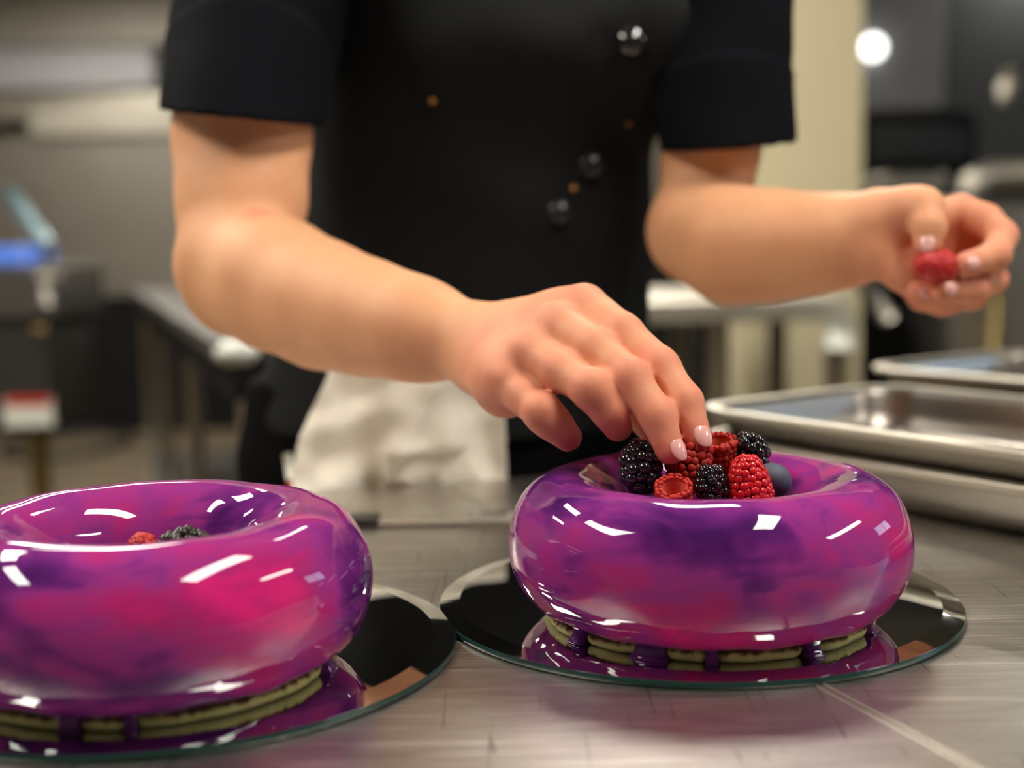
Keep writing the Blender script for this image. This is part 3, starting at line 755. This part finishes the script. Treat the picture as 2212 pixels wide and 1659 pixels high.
part(MB().tube([at(2100, 425, 4.5), at(2104, 395, 4.5), at(2140, 378, 4.5), at(2420, 370, 4.5)], .048, 14), 'top_rail', M_bgsteel_l, t, True)
part(MB().tube([at(2160, 470, 4.58), at(2150, 760, 4.58)], .02, 10), 'pull_bar', M_olive, t, True)
part(MB().box(((at(1860, 440, 5.0)[0] + a_[0]) / 2, 5.35, (at(1960, 430, 5.0)[2] + FLOOR) / 2), (a_[0] - at(1860, 440, 5.0)[0], .5, at(1960, 430, 5.0)[2] - FLOOR), bevel=.01), 'lower_unit', M_bgdark, t)

# ------------------------------------------------------------------ person
BX = dict(x=axis([(-.36, -.26, .006), (-.26, -.07, .0032), (-.07, .12, .0018), (.12, .24, .0032), (.24, .40, .0018)]),
          y=axis([(.68, .80, .0018), (.80, .90, .003), (.90, 1.01, .0018), (1.01, 1.12, .0035), (1.12, 1.46, .007)]),
          z=axis([(-.86, -.02, .02), (-.02, .085, .006), (.085, .25, .0018), (.25, .46, .004), (.46, .80, .007)]))
Fd = Field(BX['x'], BX['y'], BX['z'])
P = at
# torso, legs, neck, head (under clothes or above the frame)
HIP = np.array([-.055, 1.30, 0.0]); WA = np.array([-.04, 1.28, .18]); CH = np.array([-.02, 1.25, .40]); NK = np.array([-.02, 1.20, .53]); HD = np.array([-.01, 1.12, .66])
Fd.cone(HIP, WA, .125, .105, .05, (1.25, .72, 1)); Fd.cone(WA, CH, .105, .125, .05, (1.15, .72, 1))
for sx in (-1, 1):
    Fd.cone(CH + [0, 0, .06], CH + [sx * .155, 0, .085], .06, .05, .05)
    Fd.cone(HIP + [sx * .085, 0, -.05], HIP + [sx * .095, .0, -.45], .078, .05, .05); Fd.cone(HIP + [sx * .095, 0, -.45], HIP + [sx * .10, .02, -.80], .05, .036, .03)
Fd.cone(CH + [0, 0, .06], HD - [0, .0, .05], .056, .048, .04)
Fd.cone(HD + [0, .012, .028], HD + [0, .0, -.02], .082, .072, .03, (.9, 1.08, 1)); Fd.cone(HD + [0, -.045, -.055], HD + [0, -.05, -.06], .034, .03, .04)
Fd.cone(HD + [0, -.083, .008], HD + [0, -.100, -.018], .007, .011, .012); Fd.cone(HD + [-.014, -.086, -.043], HD + [.014, -.086, -.043], .0075, .0075, .008)
for sx in (-1, 1):
    Fd.cone(HD + [sx * .079, .01, .012], HD + [sx * .082, .012, -.018], .014, .010, .008, (.5, 1, 1))
    Fd.cone(HD + [sx * .031, -.091, .012], HD + [sx * .031, -.091, .012], .017, .017, .012, sub=True); Fd.cone(HD + [sx * .031, -.076, .012], HD + [sx * .031, -.076, .012], .0125, .0125, .002)
    Fd.cone(HD + [sx * .016, -.083, .030], HD + [sx * .046, -.074, .030], .008, .007, .012)

# the arm on the left of the picture, reaching over the cake
SH_A = np.array([-.205, 1.20, .47])
arm = [SH_A, P(524, 120, 1.12), P(523, 300, 1.07), P(522, 430, 1.045), P(508, 550, 1.02)]
Fd.chain(arm, [.060, .057, .0520, .0480, .0410], .02)
Fd.cone(P(503, 585, 1.02), P(516, 632, 1.015), .034, .033, .03)                       # elbow
fa = [P(522, 585, 1.01), P(600, 615, .975), P(700, 660, .935), P(800, 688, .900), P(900, 712, .870), P(1010, 738, .842)]
Fd.chain(fa, [.0400, .0450, .0410, .0350, .0300, .0250], .025)
# wrist and back of the hand
MC = dict(i=P(1262, 664, .782), m=P(1205, 706, .762), r=P(1148, 762, .752), p=P(1092, 822, .752))
WR = P(1030, 745, .835)
for k_, ra, rb, off in (('i', .0185, .0138, (0, .004, .006)), ('m', .0185, .0140, (0, 0, .001)), ('r', .018, .0132, (0, 0, -.004)), ('p', .0175, .0125, (0, 0, -.008))):
    Fd.cone(WR + np.array(off), MC[k_], ra, rb, .012)
Fd.cone(MC['i'] + [-.012, .012, -.012], MC['p'] + [0, .014, .004], .014, .013, .02)          # palm pad
Fd.cone(P(1060, 800, .822), P(1095, 846, .775), .0165, .0150, .018)                             # heel on the little finger side
# tendons and veins on the back of the hand
for k_ in 'imrp':
    q0 = WR + (MC[k_] - WR) * .25 + [0, -.014, .004]; q1 = MC[k_] + [0, -.0095, .003]
    Fd.cone(q0, q1, .0030, .0042, .007)
Fd.cone(P(1085, 725, .795), P(1150, 690, .773), .0018, .0018, .004); Fd.cone(P(1100, 750, .79), P(1160, 800, .752), .0016, .0016, .004)
FING_A = dict(
    i=([MC['i'], P(1345, 722, .750), P(1426, 792, .727), P(1480, 868, .712), P(1506, 946, .703)], [.0142, .0118, .0106, .0096, .0083]),
    m=([MC['m'], P(1285, 754, .735), P(1362, 816, .712), P(1420, 898, .700), P(1447, 972, .694)], [.0142, .0118, .0106, .0096, .0083]),
    r=([MC['r'], P(1212, 802, .728), P(1278, 842, .708), P(1316, 888, .708), P(1334, 922, .714)], [.0132, .0110, .0104, .0095, .0084]),
    p=([MC['p'], P(1138, 860, .736), P(1172, 892, .722), P(1200, 918, .722), P(1226, 944, .728)], [.0130, .0106, .0100, .0092, .0084]))
THUMB_A = ([P(1120, 740, .845), P(1250, 790, .815), P(1365, 868, .775), P(1432, 945, .740), P(1464, 990, .727)], [.0165, .0135, .0115, .0100, .0085])
for k_ in 'imrp':
    pts, rr = FING_A[k_]; pts = np.array(pts)
    L = Fd.local(pts.min(0) - .04, pts.max(0) + .04); L.chain(pts, rr, .005)
    kn = pts[2]; k_ in 'rp' and L.cone(kn + [0, -.001, .001], kn + [.002, -.001, -.002], rr[2] * 1.04, rr[2] * 1.02, .004)
    Fd.merge(L, .0028)
pts = np.array(THUMB_A[0]); L = Fd.local(pts.min(0) - .04, pts.max(0) + .04); L.chain(pts, THUMB_A[1], .006); Fd.merge(L, .010)

# the arm on the right of the picture, holding a raspberry
SH_B = np.array([.175, 1.22, .47])
Fd.chain([SH_B, P(1570, 150, 1.19), P(1536, 330, 1.165), P(1515, 470, 1.15)], [.055, .046, .0390, .040], .02)
fb = [P(1506, 508, 1.14), P(1590, 531, 1.085), P(1680, 530, 1.05), P(1770, 527, 1.02), P(1840, 518, .995), P(1895, 505, .98)]
Fd.chain(fb, [.0435, .0455, .0405, .0350, .0305, .0280], .02)
WB = P(1905, 505, .98)
MB_ = dict(i=P(2075, 456, .985), m=P(2085, 500, 1.0), r=P(2075, 548, 1.0), p=P(2045, 592, .995))
for k_, rb in (('i', .0125), ('m', .0125), ('r', .012), ('p', .0115)): Fd.cone(WB + (MB_[k_] - WB) * .05, MB_[k_], .021, rb, .012)
Fd.cone(P(1910, 470, .97), P(1985, 450, .955), .020, .0165, .015)                              # base of the thumb
Fd.cone(P(1905, 555, .965), P(1955, 590, .955), .0170, .0135, .012); Fd.cone(P(1955, 590, .955), P(1985, 606, .958), .0125, .010, .01)   # heel
FING_B = dict(
    t=([P(1960, 455, .955), P(1999, 452, .944), P(2006, 492, .932), P(2004, 527, .928)], [.0165, .0132, .0120, .0098]),
    i=([MB_['i'], P(2130, 478, .972), P(2164, 510, .958), P(2150, 553, .940), P(2086, 572, .926)], [.0130, .0122, .0112, .0104, .0090]),
    m=([MB_['m'], P(2120, 556, .985), P(2145, 604, .962), P(2105, 626, .940), P(2038, 626, .928)], [.0125, .0110, .0105, .0098, .0088]),
    r=([MB_['r'], P(2100, 610, .985), P(2100, 640, .966), P(2050, 650, .948), P(1985, 632, .940)], [.0120, .0108, .0102, .0095, .0085]),
    p=([MB_['p'], P(2055, 636, .985), P(2030, 655, .972), P(1990, 645, .965), P(1960, 620, .965)], [.0110, .0100, .0095, .0088, .0078]))
for k_ in 'imrpt':
    pts, rr = FING_B[k_]; pts = np.array(pts)
    L = Fd.local(pts.min(0) - .04, pts.max(0) + .04); L.chain(pts, rr, .005); Fd.merge(L, .003 if k_ != 't' else .008)
V, Q = Fd.mesh(2)
# redness of hands, knuckles, fingertips
red = np.zeros(len(V))
def blush(c, r_, a_):
    global red
    d2 = ((V - np.array(c)) ** 2).sum(1); red = np.maximum(red, a_ * np.exp(-d2 / r_ ** 2))
for k_ in 'imrp':
    pts, rr = FING_A[k_]; blush(pts[0], .020, .85); blush(pts[1], .020, .62); blush(pts[2], .016, .95); blush(pts[3], .016, .85); blush(pts[4], .016, 1)
    pts, rr = FING_B[k_]; [blush(q, .018, .70) for q in pts]
blush(THUMB_A[0][3], .03, .8); blush(P(1110, 790, .78), .040, .62); blush(P(1180, 690, .77), .035, .55)
blush(P(1960, 500, .96), .03, .55); blush(P(1990, 560, .97), .045, .75); blush(P(560, 462, .98), .012, .5); blush(FING_B['t'][0][3], .012, .6)
person = mesh_obj('person', V - HIP, Q, M_skin, None, True, {'red': red})
person.location = Vector(HIP)
tag(person, 'person in a short-sleeved black jacket leaning over the counter, placing a raspberry on a cake', 'person')
def wear(o): o.location = -Vector(person.location) if o.parent == person else o.location; return o

def nail(tip, back, n, r, w=.0060, l=.0076, fwd=0.0, label=None):
    tip = np.array(tip); d = tip - np.array(back); d /= np.linalg.norm(d); n = np.array(n, float); n -= d * (n @ d); n /= np.linalg.norm(n); s_ = np.cross(d, n)
    c = tip + d * fwd; V_ = []
    for v in IV:
        sx = np.sign(v[0]) * abs(v[0]) ** .8; ang_ = sx * w / r; rr = r + .0001 + v[2] * .0009 - .0010 * v[1] * v[1]
        V_.append(c + d * v[1] * l + rr * (n * math.cos(ang_) + s_ * math.sin(ang_)))
    o = mesh_obj('fingernail', V_, IF, M_nail, person, True); wear(o); return o
nail(FING_A['i'][0][4], FING_A['i'][0][3], (.42, -.9, .12), .0080, fwd=.0005)
nail(FING_A['m'][0][4], FING_A['m'][0][3], (.62, -.75, .12), .0080, fwd=.001)
nail(FING_B['t'][0][3], FING_B['t'][0][2], (-.35, -.9, .2), .0098, w=.0058, fwd=.002)
nail(FING_B['i'][0][4], FING_B['i'][0][3], (0, -1, .1), .0090, w=.0052, l=.0062)
nail(FING_B['m'][0][4], FING_B['m'][0][3], (0, -1, .15), .0088, w=.0052, l=.0062)
nail(FING_B['r'][0][4], FING_B['r'][0][3], (0, -1, .15), .0085, w=.0048, l=.0055)

# raspberry in the far hand
berry('raspberry', at(2012, 573, .925), (-.75, -.55, .1), 1.06, 'red raspberry held between thumb and fingers of the hand at the right edge', .6, 'raspberries in the hands')

# jacket body
J = Field(axis([(-.36, .30, .0045)]), axis([(1.06, 1.45, .0045)]), axis([(-.06, .56, .0045)]))
J.cone(HIP + [-.012, -.01, -.02], WA, .150, .128, .05, (1.38, .78, 1)); J.cone(WA, CH, .128, .142, .05, (1.18, .78, 1))
J.cone(P(1430, 70, 1.19), P(1400, 110, 1.20), .062, .055, .06); J.cone(P(1120, 70, 1.19), P(1140, 110, 1.20), .062, .055, .06)
for sx in (-1, 1): J.cone(CH + [0, 0, .06], CH + [sx * .155, 0, .085], .085, .072, .05)
J.cone(CH + [0, 0, .07], NK + [0, 0, -.01], .075, .066, .03)
X, Y, Z = J.coords((slice(None),) * 3)
xp = .100 - (Z - .2) * -.05                      # edge of the overlapping front panel
J.F += .0055 * fold(X, Y, Z, 30, 4).astype(np.float32) * (Z < .5)
J.F -= (.003 / (1 + np.exp(-(X - (.118 + (Z - .38) * .06)) / .0015)) * (Y < 1.25)).astype(np.float32)
J.F = np.maximum(J.F, (Z * 0 + X * 0 + (.03 - Z) * 1.0).astype(np.float32))
Lc = J.local(NK - .1, NK + .12); 
J.cone(NK + [0, -.01, -.02], NK + [0, -.02, .06], .055, .06, .004, sub=True)
# hollow the inside so that arms and waist pass through
V, Q = J.mesh(2)
jacket = wear(mesh_obj('jacket', V, Q, M_black, person))

def sleeve(a_, b_, ra, rb, lo, cut_n, seed):
    """short sleeve: tapered tube from a_ to b_, cut by the plane through b_ with normal cut_n, hollow"""
    a_ = np.array(a_); b_ = np.array(b_); R = max(ra, rb) + .03; mn = np.minimum(a_, b_) - R; mx = np.maximum(a_, b_) + R
    f = Field(*[axis([(mn[i], mx[i], .003)]) for i in range(3)])
    f.cone(a_, b_ + (b_ - a_) * .5, ra, rb + (rb - ra) * .5, .01)
    X, Y, Z = f.coords((slice(None),) * 3)
    f.F += .003 * fold(X, Y, Z, 45, seed).astype(np.float32)
    t_ = ((X - a_[0]) * (b_ - a_)[0] + (Y - a_[1]) * (b_ - a_)[1] + (Z - a_[2]) * (b_ - a_)[2]) / ((b_ - a_) ** 2).sum()
    f.F -= (.0022 * (t_ > lo)).astype(np.float32)                       # turned hem
    inner = f.F + .006
    n_ = np.array(cut_n) / np.linalg.norm(cut_n)
    pl = (X - b_[0]) * n_[0] + (Y - b_[1]) * n_[1] + (Z - b_[2]) * n_[2]
    f.F = np.maximum(f.F, pl.astype(np.float32)); f.F = np.maximum(f.F, -np.maximum(inner, -(t_ - .35).astype(np.float32) * .1))
    V, Q = f.mesh(1); return V, Q
V, Q = sleeve([-.205, 1.19, .50], P(524, 256, 1.06) , .078, .0640, .72, (-.12, .08, -1), 2)
o = wear(mesh_obj('sleeve', V, Q, M_navy, jacket)); o.location = (0, 0, 0)
V, Q = sleeve([.185, 1.205, .50], P(1568, 318, 1.150), .074, .056, .72, (.05, .1, -1), 5)
o = wear(mesh_obj('sleeve', V, Q, M_navy, jacket)); o.location = (0, 0, 0)

# buttons and studs on the jacket: set on the cloth surface
jv = np.array([v.co for v in jacket.data.vertices])
def on_cloth(px, py):
    d = at(px, py, 1.0) - CAM; d /= np.linalg.norm(d); w = jv - CAM; t_ = w @ d; dist = np.linalg.norm(w - t_[:, None] * d, axis=1)
    near = dist < .006; t0 = t_[near].min() if near.any() else 1.12
    return CAM + d * t0
def button(px, py, r, M, name):
    c = on_cloth(px, py); B = MB().lathe([(0, .5 * r), (.45 * r, .45 * r), (.8 * r, .28 * r), (r, .05 * r), (r, -.1 * r), (.8 * r, -.35 * r), (0, -.4 * r)], seg=32)
    V_ = B.V[0]; n = Vector((0, -1, .25)).normalized(); q = np.array(n.to_track_quat('Z', 'Y').to_matrix())
    o = mesh_obj(name, V_ @ q.T + c, B.F, M, jacket, True); return o
button(1366, 86, .0135, M_button, 'button'); button(1276, 354, .0125, M_button_dull, 'button'); button(1208, 456, .0115, M_button_dull, 'button')
for px_, py_ in ((1359, 266), (1239, 406), (934, 219)): button(px_, py_, .0026, M_brass, 'brass_stud')

# trousers and apron skirt
T = Field(axis([(-.34, .24, .006)]), axis([(1.10, 1.47, .006)]), axis([(-.88, .12, .008)]))
T.cone(HIP + [-.014, 0, .0], HIP + [-.008, 0, .08], .151, .142, .04, (1.40, .76, 1))
for sx in (-1, 1):
    T.cone(HIP + [sx * .088, 0, -.04], HIP + [sx * .098, 0, -.45], .098, .07, .03); T.cone(HIP + [sx * .098, 0, -.45], HIP + [sx * .103, .02, -.83], .07, .062, .02)
X, Y, Z = T.coords((slice(None),) * 3); T.F += .004 * fold(X, Y, Z, 26, 9).astype(np.float32); T.F = np.maximum(T.F, (Z - .085 + X * 0 + Y * 0).astype(np.float32)); T.F = np.maximum(T.F, (-.865 - Z + X * 0 + Y * 0).astype(np.float32))
V, Q = T.mesh(2); wear(mesh_obj('trousers', V, Q, M_trouser, person))
for sx in (-1, 1):
    f = Field(axis([(-.27 if sx < 0 else -.03, -.10 if sx < 0 else .16, .005)]), axis([(1.14, 1.42, .005)]), axis([(-.9005, -.80, .005)]))
    c = HIP + [sx * .103, .02, 0]; f.cone((c[0], 1.36, -.872), (c[0] + sx * .01, 1.22, -.876), .034, .038, .02); f.F = np.maximum(f.F, -.897 - f.coords((slice(None),) * 3)[2])
    V, Q = f.mesh(1); wear(mesh_obj('shoe', V, Q, M_button, person))
# hair above the frame
H = Field(axis([(-.13, .11, .006)]), axis([(1.0, 1.27, .006)]), axis([(.52, .80, .006)]))
H.cone(HD + [0, .026, .034], HD + [0, .03, -.01], .093, .086, .02, (.92, 1.05, 1)); H.cone(HD + [0, .11, .03], HD + [0, .12, .0], .035, .032, .03)
H.cone(HD + [0, -.07, -.035], HD + [0, -.1, -.03], .075, .08, .01, (1, 1, 1), sub=True)
V, Q = H.mesh(1); wear(mesh_obj('hair', V, Q, M_hair, person))

# cream speck on the forearm, pen at the hip
o = tag(MB().add(IV * np.array([.0022, .0012, .0018]) + P(806, 752, .866), [tuple(f) for f in IF]).build('cream_speck', M_white, None, True), 'tiny white speck of cream stuck on the reaching forearm', 'crumb')

# ------------------------------------------------------------------ towel hanging from the waist
def towel():
    nu, nv = 150, 110; V_ = []
    for a_ in range(nu):
        u_ = a_ / (nu - 1)
        for b_ in range(nv):
            v_ = b_ / (nv - 1)
            xl = 706 - 74 * min(1, v_ / .8) ** 1.2 + 14 * math.sin(v_ * 9) * (1 - v_); xr = 1082 + 14 * v_
            px_ = xl + (xr - xl) * u_; py_ = 760 + 330 * v_ * (1 + .0 * u_) - 20 * u_ * v_
            Yt = ea[1] + (at(px_, py_, 1.13)[0] - ea[0]) * ed[1] / ed[0] + .034 - .020 * u_
            f1 = .013 * math.sin(9.5 * u_ + 1.2 * math.sin(3 * v_) + 1.0) * (.35 + v_) + .008 * math.sin(21 * u_ - 3.0 * v_) * (.3 + v_ * .8) + .010 * math.exp(-((u_ - .56 + .3 * (v_ - .5)) / .035) ** 2)
            f2 = .005 * math.sin(14 * v_ + 7 * u_) * (1 - v_ * .4) + .010 * mnoise.noise(Vector((u_ * 5, v_ * 5, 2)))
            V_.append(at(px_, py_, Yt - .014 - (f1 + f2) * (1 - .45 * u_) + .03 * max(0, .12 - v_) / .12))
    F_ = np.array([(a_ * nv + b_, (a_ + 1) * nv + b_, (a_ + 1) * nv + b_ + 1, a_ * nv + b_ + 1) for a_ in range(nu - 1) for b_ in range(nv - 1)])
    V_ = np.array(V_); V_[:, 1] = np.where(V_[:, 2] < .03, np.maximum(V_[:, 1], ea[1] + (V_[:, 0] - ea[0]) * ed[1] / ed[0] + .005), V_[:, 1])
    o = mesh_obj('kitchen_towel', V_, F_, M_towel, None, True); md = o.modifiers.new('s', 'SOLIDIFY'); md.thickness = .003; md.offset = 1
    return tag(o, 'crumpled white cotton towel tucked at the waist, hanging beneath the reaching forearm', 'towel')
towel()
pe = tag(empty('marker_pen', tuple(at(627, 1010, 1.10))), 'slim white pen with a red end standing out of the pocket left of the towel', 'pen')
def rel(o, t): o.location = -Vector(t.location); return o
rel(MB().tube([at(620, 980, 1.118), at(630, 1036, 1.112)], .0042, 12).build('barrel', M_white, pe, True), pe)
rel(MB().tube([at(630, 1036, 1.112), at(634, 1062, 1.109)], .0048, 12).build('cap', M_red, pe, True), pe)
